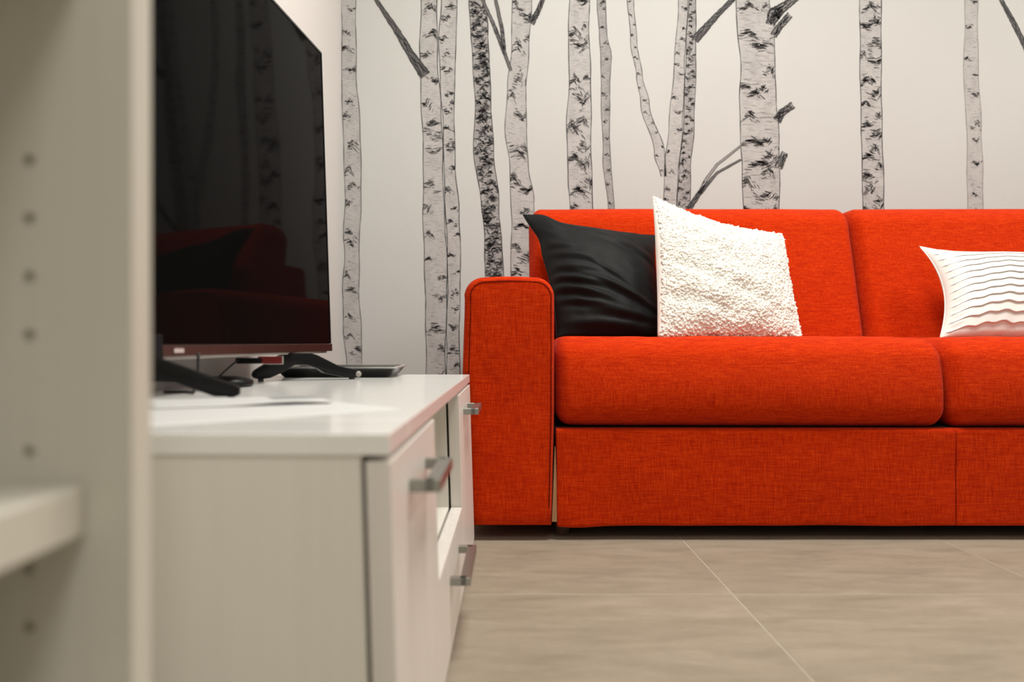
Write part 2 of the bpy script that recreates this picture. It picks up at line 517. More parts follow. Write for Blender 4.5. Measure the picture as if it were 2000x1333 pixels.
marks_by_seed = {
 21: [(1463,8,26,12,20,1),(1496,8,10,10,0,1),(1462,62,30,14,15,1),(1486,94,30,14,10,-1),(1505,134,20,18,-50,1),(1455,165,22,12,20,1),(1475,180,26,12,35,1),(1490,170,18,14,-45,1),
      (1465,222,22,16,30,1),(1470,272,34,14,15,1),(1496,272,22,12,-35,1),(1505,302,28,18,-40,1),(1486,316,34,12,-10,1),(1500,330,22,16,45,1),(1460,350,28,22,45,1),(1500,378,30,16,-35,1),(1455,405,12,8,0,1),(1514,405,12,10,-30,1)],
 22: [(1700,8,24,16,30,1),(1708,36,18,14,-50,1),(1694,54,28,12,-10,-1),(1711,80,26,22,0,1),(1687,103,12,14,-60,1),(1712,124,26,16,-20,-1),(1695,152,28,16,35,1),(1713,180,26,20,-50,1),
      (1690,200,18,8,30,1),(1716,224,14,14,-50,1),(1694,240,24,16,0,1),(1713,258,26,14,-35,1),(1710,286,16,18,-60,1),(1695,302,26,14,10,1),(1718,322,14,12,-50,1),(1694,340,28,18,-20,1),(1698,362,22,24,-55,1),(1716,392,22,22,-60,1),(1690,404,14,14,-50,1)],
 15: [(1007,8,14,20,60,1),(1030,36,28,22,-40,-1),(1032,70,14,16,-60,1),(1010,84,22,26,55,1),(1016,148,22,22,-50,1),(998,182,16,14,45,1),(1020,232,24,18,-45,-1),(1015,300,34,22,35,-1),(1002,345,24,18,40,1),(1030,376,34,18,-25,-1),(1028,410,16,10,-45,1),
      (1020,438,24,12,10,1),(1006,478,20,16,30,1),(1030,500,26,18,-40,1),(1010,528,22,14,20,1)],
 16: [(1140,5,26,14,-30,-1),(1122,60,24,18,40,1),(1141,48,8,12,90,1),(1133,92,30,18,-35,-1),(1121,152,26,30,50,1),(1145,150,14,10,-45,1),(1138,200,26,24,-45,-1),(1137,230,24,28,60,1),(1117,244,28,20,45,1),
      (1140,280,20,22,-60,1),(1122,305,26,16,40,1),(1140,330,26,26,60,-1),(1149,352,20,22,-60,1),(1128,370,30,16,30,1),(1122,402,24,12,20,1)],
}
for tab, mats, dens, dk, ht, sz, seed, ei in trees:
    P = birch(tab, None, dens, dk, ht, sz, marks_by_seed.get(seed), seed, 1.6, ei, bottom=(345 if seed == 18 else YB))
    if seed == 14:
        random.seed(99)
        y = YT
        while y < YB:
            l, r = interp(tab, y, 1), interp(tab, y, 2)
            for k in range(3):
                w_ = random.uniform(8, 15)
                cx = random.uniform(l + w_ * .35, r - w_ * .35)
                patch(P, cx, y + random.uniform(-5, 5), w_, w_ * .7, random.uniform(-60, 60), 8, .8, random.choice((-1, 1)), lambda q: interp(tab, q, 1), lambda q: interp(tab, q, 2))
            y += 11
    P.build('birch_print', mats)

def branch(pts, ws, hollow=False, seed=0):
    random.seed(300 + seed)
    P = Print()
    n = 14
    pp = []; ww = []
    for i in range(len(pts) - 1):
        for k in range(n):
            t = k / n
            pp.append((pts[i][0] + (pts[i + 1][0] - pts[i][0]) * t + random.uniform(-.3, .3), pts[i][1] + (pts[i + 1][1] - pts[i][1]) * t))
            ww.append((ws[i] + (ws[i + 1] - ws[i]) * t) * random.uniform(.9, 1.1))
    pp.append(pts[-1]); ww.append(ws[-1])
    P.path(pp, ww, 4, 2 if not hollow else 3)
    for sgn in (-1, 1):
        q = []
        for i, (x, y) in enumerate(pp):
            a = pp[max(0, i - 1)]; b = pp[min(len(pp) - 1, i + 1)]
            dx, dy = b[0] - a[0], b[1] - a[1]; l = math.hypot(dx, dy) or 1
            q.append((x - dy / l * ww[i] / 2 * sgn, y + dx / l * ww[i] / 2 * sgn))
        P.path(q, [max(1.1, .22 * c) for c in ww], 5, 1)
    for i in range(0, len(pp) - 1):
        if ww[i] > 6:
            for k in range(int(ww[i] / 3)):
                x, y = pp[i]; o_ = random.uniform(-.35, .35) * ww[i]
                dx, dy = pp[i + 1][0] - x, pp[i + 1][1] - y; l = math.hypot(dx, dy) or 1
                x += -dy / l * o_; y += dx / l * o_
                if math.hypot(pp[-1][0] - x, pp[-1][1] - y) < 7: continue
                P.stroke(x, y, x + dx / l * 6 + random.uniform(-1.5, 1.5), y + dy / l * 6, 1.1, .6, 6, 1)
    P.build('branch_print', MB)
branch([(640,-180),(735,0),(775,60),(805,110),(831,148)], [4,6,10,13,18], seed=1)
branch([(930,-30),(947,10),(967,55),(984,100),(998,138)], [4,5,6,6,5], seed=2)
branch([(958,-60),(968,0),(981,60),(985,98)], [4,5,6,6], seed=3)
branch([(1085,-70),(1060,0),(1050,24),(1037,46)], [5,7,9,11], seed=4)
branch([(1357,78),(1400,30),(1430,0),(1480,-60)], [14,9,8,5], seed=5)
branch([(1504,48),(1512,28),(1524,18),(1555,-4),(1610,-40)], [14,22,17,10,8], hollow=True, seed=6)
branch([(1510,70),(1524,50),(1543,29)], [12,11,11], hollow=True, seed=7)
branch([(1517,236),(1527,220),(1549,205)], [14,12,11], hollow=True, seed=8)
branch([(1520,328),(1533,298)], [13,11], hollow=True, seed=9)
branch([(1343,412),(1364,380),(1400,338),(1447,312)], [9,8,4,3], seed=10)
branch([(1366,379),(1378,352),(1400,322),(1447,285)], [7,5,4,3], True, seed=11)
branch([(1920,-70),(1955,0),(1977,40),(2003,92),(2040,170)], [4,6,8,9,12], seed=12)

# ------------------------------------------------------------------ orange sofa
YF = 1.893
sofa = thing('sofa', 'orange woven fabric sofa with boxy arms standing against the birch mural wall', 'sofa', (1.044, 2.3, 0))
OFF = Vector((-1.044, -2.3, 0))
SC = 1.044
def sobj(name, vs, fs, mat, parent=None, smooth=True):
    p = parent or sofa
    return obj(name, [Vector(v) + OFF for v in vs], fs, mat, p, smooth)

def make_arm(mirror):
    fx = (lambda x: 2 * SC - x) if mirror else (lambda x: x)
    xl, xr, zt, zb = -.0864, .1278, .610, .034
    def outline(il, ir, it, ib, rl, rr):
        a, b, t, bt = xl + il, xr - ir, zt - it, zb + ib
        pts = []
        NS = 14
        for k in range(NS + 1):       # left side going up
            z = bt + (t - rl - bt) * k / NS
            pts.append((a + .006 * (1 - math.sin(math.pi * min(1, max(0, (z - zb) / .5)))) , z))
        for k in range(1, 9):
            q = math.pi / 2 * k / 9
            pts.append((a + .006 * (1 - math.sin(math.pi * .96)) * 0 + rl - rl * math.cos(q) + .005 * (1 - k / 9), t - rl + rl * math.sin(q)))
        for k in range(13):
            x = a + rl + (b - rr - a - rl) * k / 12
            pts.append((x, t + .0022 * math.sin(math.pi * k / 12)))
        for k in range(1, 9):
            q = math.pi / 2 * k / 9
            pts.append((b - rr + rr * math.sin(q), t - rr + rr * math.cos(q)))
        for k in range(NS + 1):
            z = t - rr + (bt - t + rr) * k / NS
            pts.append((b - .006 * max(0, 1 - (z - zb) / .25) , z))
        return pts
    rings = []
    ins = [(1, 0), (.62, .10), (.28, .36), (.08, .68), (0, 1)]
    for f, d in ins:
        rings.append((outline(.015 * f, .008 * f, .012 * f, .006 * f, .050 - .012 * f, .045 - .01 * f), YF - .004 + .02 * d))
    o0 = outline(0, 0, 0, 0, .05, .045)
    for y in (2.1, 2.3, 2.5, 2.72):
        rings.append((o0, y))
    n = len(o0)
    vs = []; fs = []
    for pts, y in rings:
        for (x, z) in pts:
            w_ = .002 * nz(x * 9, y * 5, z * 9)
            vs.append(Vector((fx(x), y + w_, z)))
    for i in range(len(rings) - 1):
        for j in range(n):
            j2 = (j + 1) % n
            fs.append([i * n + j, i * n + j2, (i + 1) * n + j2, (i + 1) * n + j])
    # front face as inner concentric rings so that it can be gently creased
    base = list(range(n)); cx, cz = (xl + xr) / 2, .30
    prev = base
    for k, sc in enumerate((.9, .75, .55, .3)):
        cur = []
        for j in range(n):
            x, z = rings[0][0][j]
            X_, Z_ = cx + (x - cx) * sc, cz + (z - cz) * (sc * .9 + .1 if sc > .6 else sc)
            dy = -.004 * (1 - sc ** 2) + .0035 * nz(X_ * 14 + 3, 1.3, Z_ * 20)
            cur.append(len(vs)); vs.append(Vector((fx(X_), YF - .004 + dy, Z_)))
        for j in range(n):
            j2 = (j + 1) % n
            fs.append([prev[j], cur[j], cur[j2], prev[j2]])
        prev = cur
    fs.append(prev)
    fs.append([(len(rings) - 1) * n + j for j in range(n)])
    arm = sobj('armrest', vs, fs, M['linen'])
    pipe = outline(.015, .008, .012, .006, .038, .035)[:-1]
    path = [Vector((fx(x), YF - .0045, z)) + OFF for x, z in pipe[1:]]
    tube('piping', path, .0012, M['linen_dark'], arm, 6)
make_arm(False); make_arm(True)

def seat(mirror, seed):
    fx = (lambda x: 2 * SC - x) if mirror else (lambda x: x)
    lo, hi = (.1300, 1.893, .262), (1.0435, 2.42, .4730)
    def fn(v):
        u = (v.x - lo[0]) / (hi[0] - lo[0]); q = (v.z - lo[2]) / (hi[2] - lo[2])
        if v.y < 2.1:
            v.y -= .012 * math.sin(math.pi * min(1, max(0, u))) ** .5 * math.sin(math.pi * min(1, max(0, q)))
            v.y += .034 * max(0, (q - .2) / .8) ** 2 - .004
        top = max(0, (q - .6) / .4)
        v.z += top * (-.009 * max(0, (u - .86) / .14) ** 2 + .0022 * nz(v.x * 9 + seed, v.y * 3, 0) + .0022 * nz(v.x * 26 + seed, v.y * 4, 5) * (1 if .35 < u < .8 else .3))
        if q < .3: v.z += .003 * max(0, (.08 - u) / .08) - .0025 * u
        v.y += .002 * nz(v.x * 11, seed, v.z * 11)
        v.x = fx(v.x)
        return v
    vs, fs = rgrid(lo, hi, (.034, .06, .048), (46, 14, 12), fn)
    sobj('seat_cushion', vs, fs, M['linen'])
seat(False, 1.0); seat(True, 6.0)

def back(mirror, seed):
    fx = (lambda x: 2 * SC - x) if mirror else (lambda x: x)
    lo, hi = (.092, 0.0, .40), (1.0435, .22, .862)
    def fn(v):
        u = (v.x - lo[0]) / (hi[0] - lo[0]); q = (v.z - lo[2]) / (hi[2] - lo[2])
        # crisp inner edge, softer outer top corner
        if v.y < .1:
            v.y -= .010 * math.sin(math.pi * min(1, max(0, u))) ** .6 * math.sin(math.pi * min(1, max(0, q)))
        v.z += max(0, q - .7) * (.004 * nz(v.x * 4 + seed, 0, 0)) + (q > .8) * (.002 * math.sin(u * 3.1))
        v.y += 2.305 + (v.z - .47) * .30 + .002 * nz(v.x * 8, seed, v.z * 8)
        v.x = fx(v.x)
        return v
    vs, fs = rgrid(lo, hi, (.034, .075, .055), (46, 8, 22), fn)
    sobj('back_cushion', vs, fs, M['linen'])
back(False, 2.0); back(True, 4.0)
for k, (a, b) in enumerate(((.1325, 1.0572), (1.0574, 2 * SC - .1325))):
    def fn(v, a=a, b=b, k=k):
        u = (v.x - a) / (b - a); q = (v.z - .032) / .23
        v.y += .003 * nz(v.x * 7 + k, .3, v.z * 9) - .004 * math.sin(math.pi * min(1, max(0, u))) * math.sin(math.pi * min(1, max(0, q)))
        if q < .35 and k == 0: v.z -= .0045 * math.exp(-((v.x - .175) / .05) ** 2)
        if q < .35: v.z += .0018 * nz(v.x * 6, 3, 0)
        if k == 0: v.x += .0016 * (1 - q) * max(0, 1 - u * 8) - .0012 * q * max(0, 1 - u * 8)
        return v
    vs, fs = rgrid((a, YF + .002, .032), (b, YF + .05, .2585), (.003, .012, .010), (40, 2, 10), fn)
    sobj('base_panel', vs, fs, M['linen'])
def sbox(name, lo, hi, mat, bevel=0.0):
    return box(name, Vector(lo) + OFF, Vector(hi) + OFF, mat, sofa, bevel)
sbox('frame', (.12, YF + .052, .05), (2 * SC - .12, 2.6, .26), M['dark_void'])  # unseen dark box, added to stop light passing through the sofa
sbox('back_frame', (.10, 2.56, .05), (2 * SC - .10, 2.74, .74), M['linen'], .02)
extrude_poly('wood_strip', [(.1290, .215), (.1225, .042), (.1365, .042), (.1305, .215)], .016,
             lambda a, b, c: Vector((a, YF + .016 + c, b)) + OFF, M['wood'], sofa)
for (x, y) in ((.152, YF + .075), (2 * SC - .152, YF + .075), (.152, 2.62), (2 * SC - .152, 2.62)):
    vs, fs = [], []
    prof = [(.0150, 0), (.0165, .002), (.019, .048), (.019, .052)]
    K = 20
    for r_, z in prof:
        for j in range(K):
            t_ = 2 * math.pi * j / K
            vs.append((x + r_ * math.cos(t_), y + r_ * math.sin(t_), z))
    for i in range(len(prof) - 1):
        for j in range(K):
            fs.append([i * K + j, i * K + (j + 1) % K, (i + 1) * K + (j + 1) % K, (i + 1) * K + j])
    fs.append(list(range(K))[::-1]); fs.append([3 * K + j for j in range(K)])
    sobj('leg', vs, fs, M['foot'])

# ------------------------------------------------------------------ pillows
def pillow_surface(TL, TR, BR, BL, thick, conc, nu, nv, disp=None, edge_pow=.55):
    """returns verts, faces, front-grid function. conc = inward pull of (top,right,bottom,left) edges"""
    TL, TR, BR, BL = map(Vector, (TL, TR, BR, BL))
    nrm = ((TR - TL).cross(BL - TL)).normalized()
    if nrm.y > 0: nrm = -nrm
    def P(u, v, side):
        # v: 0 top .. 1 bottom
        pu = 4 * v * (1 - v); pv = 4 * u * (1 - u)
        uu = u + conc[3] * pu * (1 - u) ** 2 - conc[1] * pu * u ** 2
        vv = v + conc[0] * pv * (1 - v) ** 2 - conc[2] * pv * v ** 2
        p = (TL * (1 - uu) + TR * uu) * (1 - vv) + (BL * (1 - uu) + BR * uu) * vv
        a = max(0.0, 1 - abs(2 * u - 1) ** 2.2) ** edge_pow * max(0.0, 1 - abs(2 * v - 1) ** 2.2) ** edge_pow
        d = thick * a
        off = Vector((0, 0, 0))
        if disp:
            dd, off = disp(u, v, a, side)
            d += dd
        return p + nrm * (d * side) + off
    vs = []; fs = []; idx = {}
    def vid(i, j, side):
        if i in (0, nu) or j in (0, nv): side = 0
        k = (i, j, side)
        if k not in idx:
            idx[k] = len(vs); vs.append(P(i / nu, j / nv, side))
        return idx[k]
    for side in (1, -1):
        for i in range(nu):
            for j in range(nv):
                q = [vid(i, j, side), vid(i + 1, j, side), vid(i + 1, j + 1, side), vid(i, j + 1, side)]
                fs.append(q if side == -1 else q[::-1])
    return vs, fs, P, nrm

def local(vs, base):
    b = Vector(base)
    return [Vector(v) - b for v in vs]

# black pillow in the corner
bT = thing('black_pillow', 'plain black cotton pillow wedged into the left sofa corner beside the armrest', 'pillow', (.28, 2.2, .475))
def black_disp(u, v, a, side):
    flap = Vector((.004, 0, .013)) * math.exp(-((u - .13) / .09) ** 2) * math.exp(-(v / .12) ** 2) + Vector((.010, 0, 0)) * math.exp(-(u / .1) ** 2) * math.exp(-((v - .2) / .1) ** 2)
    if side < 0: return 0, flap
    d = 0
    # gathered creases fanning from the lower left
    for (cv, cu, sl, am, wd, ln) in ((.60, .18, .22, .011, .024, .30), (.70, .22, .26, .012, .028, .34), (.79, .30, .16, .010, .026, .32), (.66, .52, .38, .007, .022, .28),
                                     (.50, .15, .12, .006, .03, .2), (.40, .20, .2, .005, .03, .2), (.86, .55, .10, .008, .024, .3), (.54, .50, .6, .005, .02, .14), (.30, .14, .1, .004, .03, .16), (.93, .35, .05, .006, .03, .4), (.25, .75, .35, .006, .04, .3), (.75, .75, .3, .006, .03, .2)):
        q = (v - cv - sl * (u - cu)) / wd
        d += am * math.exp(-q * q) * math.exp(-((u - cu) / ln) ** 2) - .6 * am * math.exp(-((q - 1.5) ** 2)) * math.exp(-((u - cu) / ln) ** 2)
    d += .004 * nz(u * 4, v * 6, 2.2) + .002 * nz(u * 9, v * 16 - u * 5, 7)
    return d * min(1, a * 2.2), flap
TL = px(1021, 421, 2.33); TR = Vector((.448, 2.35, .765)); BR = Vector((.444, 2.15, .470)); BL = Vector((.150, 2.14, .470))
vs, fs, _, _ = pillow_surface(TL, TR, BR, BL, .075, (.035, .04, .0, .075), 90, 90, black_disp, .62)
obj('cover', local(vs, bT.location), fs, M['black_cotton'], bT, True)
seam = [vs_ for vs_ in []]
def edge_path(Pf, n=40):
    out = [Pf(k / n, 0, 0) for k in range(n)] + [Pf(1, k / n, 0) for k in range(n)] + [Pf(1 - k / n, 1, 0) for k in range(n)] + [Pf(0, 1 - k / n, 0) for k in range(n)]
    return out
_, _, Pb, _ = pillow_surface(TL, TR, BR, BL, .075, (.035, .04, .0, .075), 2, 2, black_disp, .62)
tube('seam', local(edge_path(Pb), bT.location), .0016, M['black_cotton'], bT, 6, True)

# fluffy ivory pillow
wT = thing('sherpa_pillow', 'fluffy ivory sherpa pillow leaning with one raised corner next to black pillow', 'pillow', (.61, 2.15, .475))
def sherpa_disp(u, v, a, side):
    if side < 0: return 0, Vector((0, 0, 0))
    d = .007 * nz(u * 5, v * 5, 1) + .004 * nz(u * 12, v * 12, 4)
    for (cv, cu, sl, am, wd, ln) in ((.60, .25, .45, .016, .05, .26), (.80, .25, .25, .014, .05, .3), (.72, .6, .5, .010, .05, .25), (.35, .3, .5, .008, .06, .25)):
        q = (v - cv - sl * (u - cu)) / wd
        d -= .6 * am * math.exp(-q * q) * math.exp(-((u - cu) / ln) ** 2)
    return d * min(1, a * 2), Vector((0, 0, 0))
TL = px(1272, 385, 2.25); TR = px(1526, 461, 2.31); BR = px(1562, 656, 2.07); BL = px(1284, 656, 2.02)
BR.z = BL.z = .472
TL.x += .003
sarg = (TL, TR, BR, BL, .07, (.09, .02, .0, .012))
vs, fs, Ps, ns = pillow_surface(*sarg, 70, 70, sherpa_disp, .6)
wl = obj('cover', local(vs, wT.location), fs, M['sherpa'], wT, True)
# wool curls: thousands of little tufts on the front face, one mesh
rng = np.random.default_rng(5)
bm = bmesh.new(); bmesh.ops.create_icosphere(bm, subdivisions=1, radius=1.0)
iv = np.array([v.co[:] for v in bm.verts]); itf = np.array([[v.index for v in f.verts] for f in bm.faces]); bm.free()
NTU = 14500
av = []; af = []
for k in range(NTU):
    if k < 12000:
        u, v = rng.uniform(.022, 1.0), rng.uniform(0.0, 1.0)
    else:                                        # thicker along the top and right borders
        q = rng.uniform(0, 1)
        u, v = (rng.uniform(0.01, 1), rng.uniform(0, .012)) if q < .55 else (rng.uniform(.99, 1), rng.uniform(0, 1))
    p = np.array(Ps(u, v, 1))
    if k >= 12000: p = p + (np.array([0, 0, 1.0]) if v < .02 else np.array([1.0, 0, .15])) * rng.uniform(-.002, .0045)
    r = rng.uniform(.0026, .0046)
    sc = np.array([r * rng.uniform(.8, 1.2), r * rng.uniform(.8, 1.2), r * rng.uniform(1.1, 1.9)])
    A = rng.normal(size=(3, 3)); Q, _ = np.linalg.qr(A)
    c = p + np.array(ns) * rng.uniform(-.0026, .0000) + rng.normal(size=3) * .0006
    av.append((iv * sc) @ Q.T + c); af.append(itf + k * len(iv))
av = np.concatenate(av) - np.array(wT.location); af = np.concatenate(af)
me = bpy.data.meshes.new('wool_pile')
me.vertices.add(len(av)); me.vertices.foreach_set('co', av.astype(np.float32).ravel())
me.loops.add(af.size); me.loops.foreach_set('vertex_index', af.astype(np.int32).ravel())
me.polygons.add(len(af)); me.polygons.foreach_set('loop_start', np.arange(0, af.size, 3, dtype=np.int32))
me.update(calc_edges=True); me.validate()
pile = link('wool_pile', me, M['sherpa'], wT, True)
pile['kind'] = 'stuff'

# white pleated pillow
pT = thing('pleated_pillow', 'white cotton pillow with rows of horizontal pleats on the right seat cushion', 'pillow', (1.4, 2.2, .475))
NPL = 13
def pleat_disp(u, v, a, side):
    if side < 0: return 0, Vector((0, 0, 0))
    wav = (.0075 * math.sin(u * 44 + 1.2 * math.sin(v * 2)) * (.25 + .75 * v) + .006 * math.sin(u * 17 + v)) * min(1, u * 4) - .060 * math.exp(-u * 7)
    q = ((v + wav) * NPL) % 1.0
    ridge = (q ** 1.8) * .0046 if q < .93 else .0046 * (1 - (q - .93) / .07)
    m = min(1, max(0, (u - .02) / .035)) * min(1, max(0, (1 - u) / .05)) * min(1, v * 30) * min(1, (1 - v) * 30)
    gather = .0025 * math.sin((v + wav) * NPL * 2 * math.pi * 1.0) * math.exp(-((u - .08) / .06) ** 2)
    return (ridge * m + gather * m + .004 * nz(u * 3, v * 3, 9)), Vector((.12, -.55, -.80)) * (ridge * m * .9) + Vector((-1.0, -.15, -.5)) * (ridge * m * 1.1 * math.exp(-(u / .16) ** 2))
TL = px(1796, 482, 2.28); TR = px(2105, 486, 2.29); BR = px(2085, 656, 2.08); BL = px(1836, 656, 2.08)
BR.z = BL.z = .470
parg = (TL, TR, BR, BL, .072, (.10, .06, .0, .10))
vs, fs, Pp, _ = pillow_surface(*parg, 110, NPL * 16, pleat_disp, .62)
obj('cover', local(vs, pT.location), fs, M['white_cotton'], pT, True)
_, _, Pp0, _ = pillow_surface(*parg, 2, 2, None, .62)
tube('seam', local(edge_path(Pp0), pT.location), .0018, M['white_cotton'], pT, 6, True)

# ------------------------------------------------------------------ white media cabinet
cab = thing('media_cabinet', 'low white media cabinet with nickel bar handles and an open niche below the television', 'cabinet', (-.0896, .667, 0), -math.atan(.0178))
LC = 1.211
def shear(v):
    v.x += .030 * (.385 - v.z); return v
def cbox(name, lo, hi, mat, parent=None, bevel=.0007):
    return box(name, lo, hi, mat, parent or cab, bevel, 2, shear)
cbox('worktop', (-.44, 0, .367), (0, .1185, .385), M['top_lam'], None, .0012)
cbox('worktop', (-.44, .1205, .367), (0, LC, .385), M['top_lam'], None, .0012)
cbox('side_panel', (-.435, .003, 0), (-.0245, .021, .367), M['white_lam'])
cbox('side_panel', (-.435, LC - .021, 0), (-.0245, LC - .003, .367), M['white_lam'])
for y in (.355, .833):
    cbox('divider', (-.435, y, .03), (-.0245, y + .018, .367), M['white_lam'])
cbox('back_panel', (-.439, .003, .02), (-.4352, LC - .003, .367), M['white_lam'])
cbox('bottom_panel', (-.435, .021, .012), (-.0245, LC - .021, .030), M['white_lam'])
cbox('niche_floor', (-.435, .373, .140), (-.0245, .833, .157), M['white_lam'])
cbox('plinth', (-.06, .021, 0), (-.045, LC - .021, .012), M['white_lam'])
d1 = cbox('door', (-.0205, .001, .010), (0, .3705, .362), M['door_lam'], None, .0012)
d2 = cbox('door', (-.0205, .834, .010), (0, LC - .001, .362), M['door_lam'], None, .0012)
dr = cbox('drawer', (-.0205, .3735, .010), (0, .831, .157), M['door_lam'], None, .0012)
def handle(parent, y0, y1, z):
    bm = bmesh.new()
    for lo, hi in (((-.001, y0, z - .006), (.024, y0 + .010, z + .006)), ((-.001, y1 - .010, z - .006), (.024, y1, z + .006)), ((.0150, y0, z - .006), (.030, y1, z + .006))):
        r = bmesh.ops.create_cube(bm, size=1)
        for v in r['verts']:
            v.co = Vector([lo[i] + (v.co[i] + .5) * (hi[i] - lo[i]) for i in range(3)])
    bmesh.ops.bevel(bm, geom=list(bm.edges), offset=.0006, segments=1, affect='EDGES')
    for v in bm.verts: shear(v.co)
    me = bpy.data.meshes.new('handle'); bm.to_mesh(me); bm.free()
    link('handle', me, M['nickel'], parent)
handle(d1, .112, .264, .3227)
handle(d2, .945, 1.097, .3227)
handle(dr, .530, .725, .109)

# ------------------------------------------------------------------ white bookcase at the left edge
bk = thing('bookcase', 'tall white open bookcase with drilled shelf holes standing nearest the camera at the left edge', 'bookcase', (-.375, .15, 0))
BO = Vector((.375, -.15, 0))
def bbox(name, lo, hi, mat, bevel=.0012):
    return box(name, Vector(lo) + BO, Vector(hi) + BO, mat, bk, bevel)
bx0, bx1 = X0 + .004, -.2012
ya, yb = .4492, .4745
panel = bbox('side_panel', (bx0, ya, 0), (bx1, yb, 2.0), M['shelf_lam'])
hz = [CAM_Z - (y - VY) / (FPX / ya) for y in (313, 427, 541, 655, 883, 997, 1111, 1225)]
hx = (57 - VX) / (FPX / ya)
bm = bmesh.new()
for z in hz:
    for xx in (hx, bx0 + .05):
        bmesh.ops.create_cone(bm, cap_ends=True, segments=16, radius1=.0030, radius2=.0030, depth=.008,
                              matrix=Matrix.Translation(Vector((xx, ya, z)) + BO) @ Matrix.Rotation(math.pi / 2, 4, 'X'))
cm = bpy.data.meshes.new('cutter'); bm.to_mesh(cm); bm.free()
cm.materials.append(M['hole'])
cut = bpy.data.objects.new('cutter', cm); COL.objects.link(cut); cut.parent = bk
md = panel.modifiers.new('b', 'BOOLEAN'); md.operation = 'DIFFERENCE'; md.object = cut; md.solver = 'EXACT'
try: md.material_mode = 'TRANSFER'
except Exception: pass
bpy.context.view_layer.update()
dg = bpy.context.evaluated_depsgraph_get()
nm = bpy.data.meshes.new_from_object(panel.evaluated_get(dg))
panel.modifiers.clear(); panel.data = nm
if len(nm.materials) == 0: nm.materials.append(M['shelf_lam'])
bpy.data.objects.remove(cut, do_unlink=True)
bbox('side_panel', (bx0, -.19, 0), (bx1, -.165, 2.0), M['shelf_lam'])
bbox('top_panel', (bx0, -.165, 1.975), (bx1, ya, 2.0), M['shelf_lam'])
bbox('bottom_panel', (bx0, -.165, .06), (bx1, ya, .085), M['shelf_lam'])
bbox('plinth', (bx1 - .03, -.165, 0), (bx1 - .012, ya, .06), M['shelf_lam'])
bbox('back_panel', (bx0, -.165, .085), (bx0 + .004, ya, 1.975), M['shelf_lam'])
sx = (170 - VX) / (FPX / ya)
zs = CAM_Z - (945 - VY) / (FPX / ya)
for z in (.235, zs, .695, zs + .62, zs + 1.0, zs + 1.3):  # first and third shelves added out of view to shade the inside
    bbox('shelf', (bx0 + .004, -.165, z - .0275), (sx, ya - .0008, z), M['shelf_lam'], .0015)

# ------------------------------------------------------------------ television
ang = math.atan2(-134, 1600)
# local axes: a = along the width towards the camera, n = out of the screen
aV = Vector((-165, -1600, 0)).normalized()
nV = Vector((1600, -165, 0)).normalized()
O = px(648, 686, 1.81)                                    # lower front corner at the far end
tv = thing('television', 'flat black television on splayed plastic feet on the white cabinet', 'television', (O.x + aV.x * .5, O.y + aV.y * .5, .385))
TO = Vector(tv.location)
TILT = math.tan(math.radians(1.9))
def tp(a, b, h):
    """a along width, b outwards, h height above lower edge"""
    return O + aV * a + nV * (b - h * TILT) + Vector((0, 0, h)) - TO
WTV, HTV = 1.02, .660
def tbox(name, lo, hi, mat, parent=None, bevel=.001):
    return box(name, lo, hi, mat, parent or tv, bevel, 2, lambda v: tp(v.x, v.y, v.z))
hous = tbox('housing', (.002, -.030, .004), (WTV - .002, -.004, HTV - .001), M['black_plastic'], None, .004)
tbox('rear_bulge', (.12, -.062, .03), (WTV - .12, -.030, .40), M['black_plastic'], None, .01)
tbox('screen', (.0045, -.004, .0165), (WTV - .0045, -.0015, HTV - .0045), M['screen'], None, .0004)
for lo, hi in (((.0015, -.01, .0165), (.0045, 0, HTV)), ((WTV - .0045, -.01, .0165), (WTV - .0015, 0, HTV)), ((.0045, -.01, HTV - .0045), (WTV - .0045, 0, HTV))):
    tbox('frame_edge', lo, hi, M['black_gloss'], None, .0004)
chin = tbox('bottom_bezel', (0, -.010, 0), (WTV, .0015, .0162), M['chin'], None, .0008)
tbox('underside', (.01, -.034, -.004), (WTV - .01, -.008, .001), M['chin_under'], None, .001)
tbox('badge', (.676, .0015, .0052), (.703, .0021, .0112), M['badge'], chin, .0002)
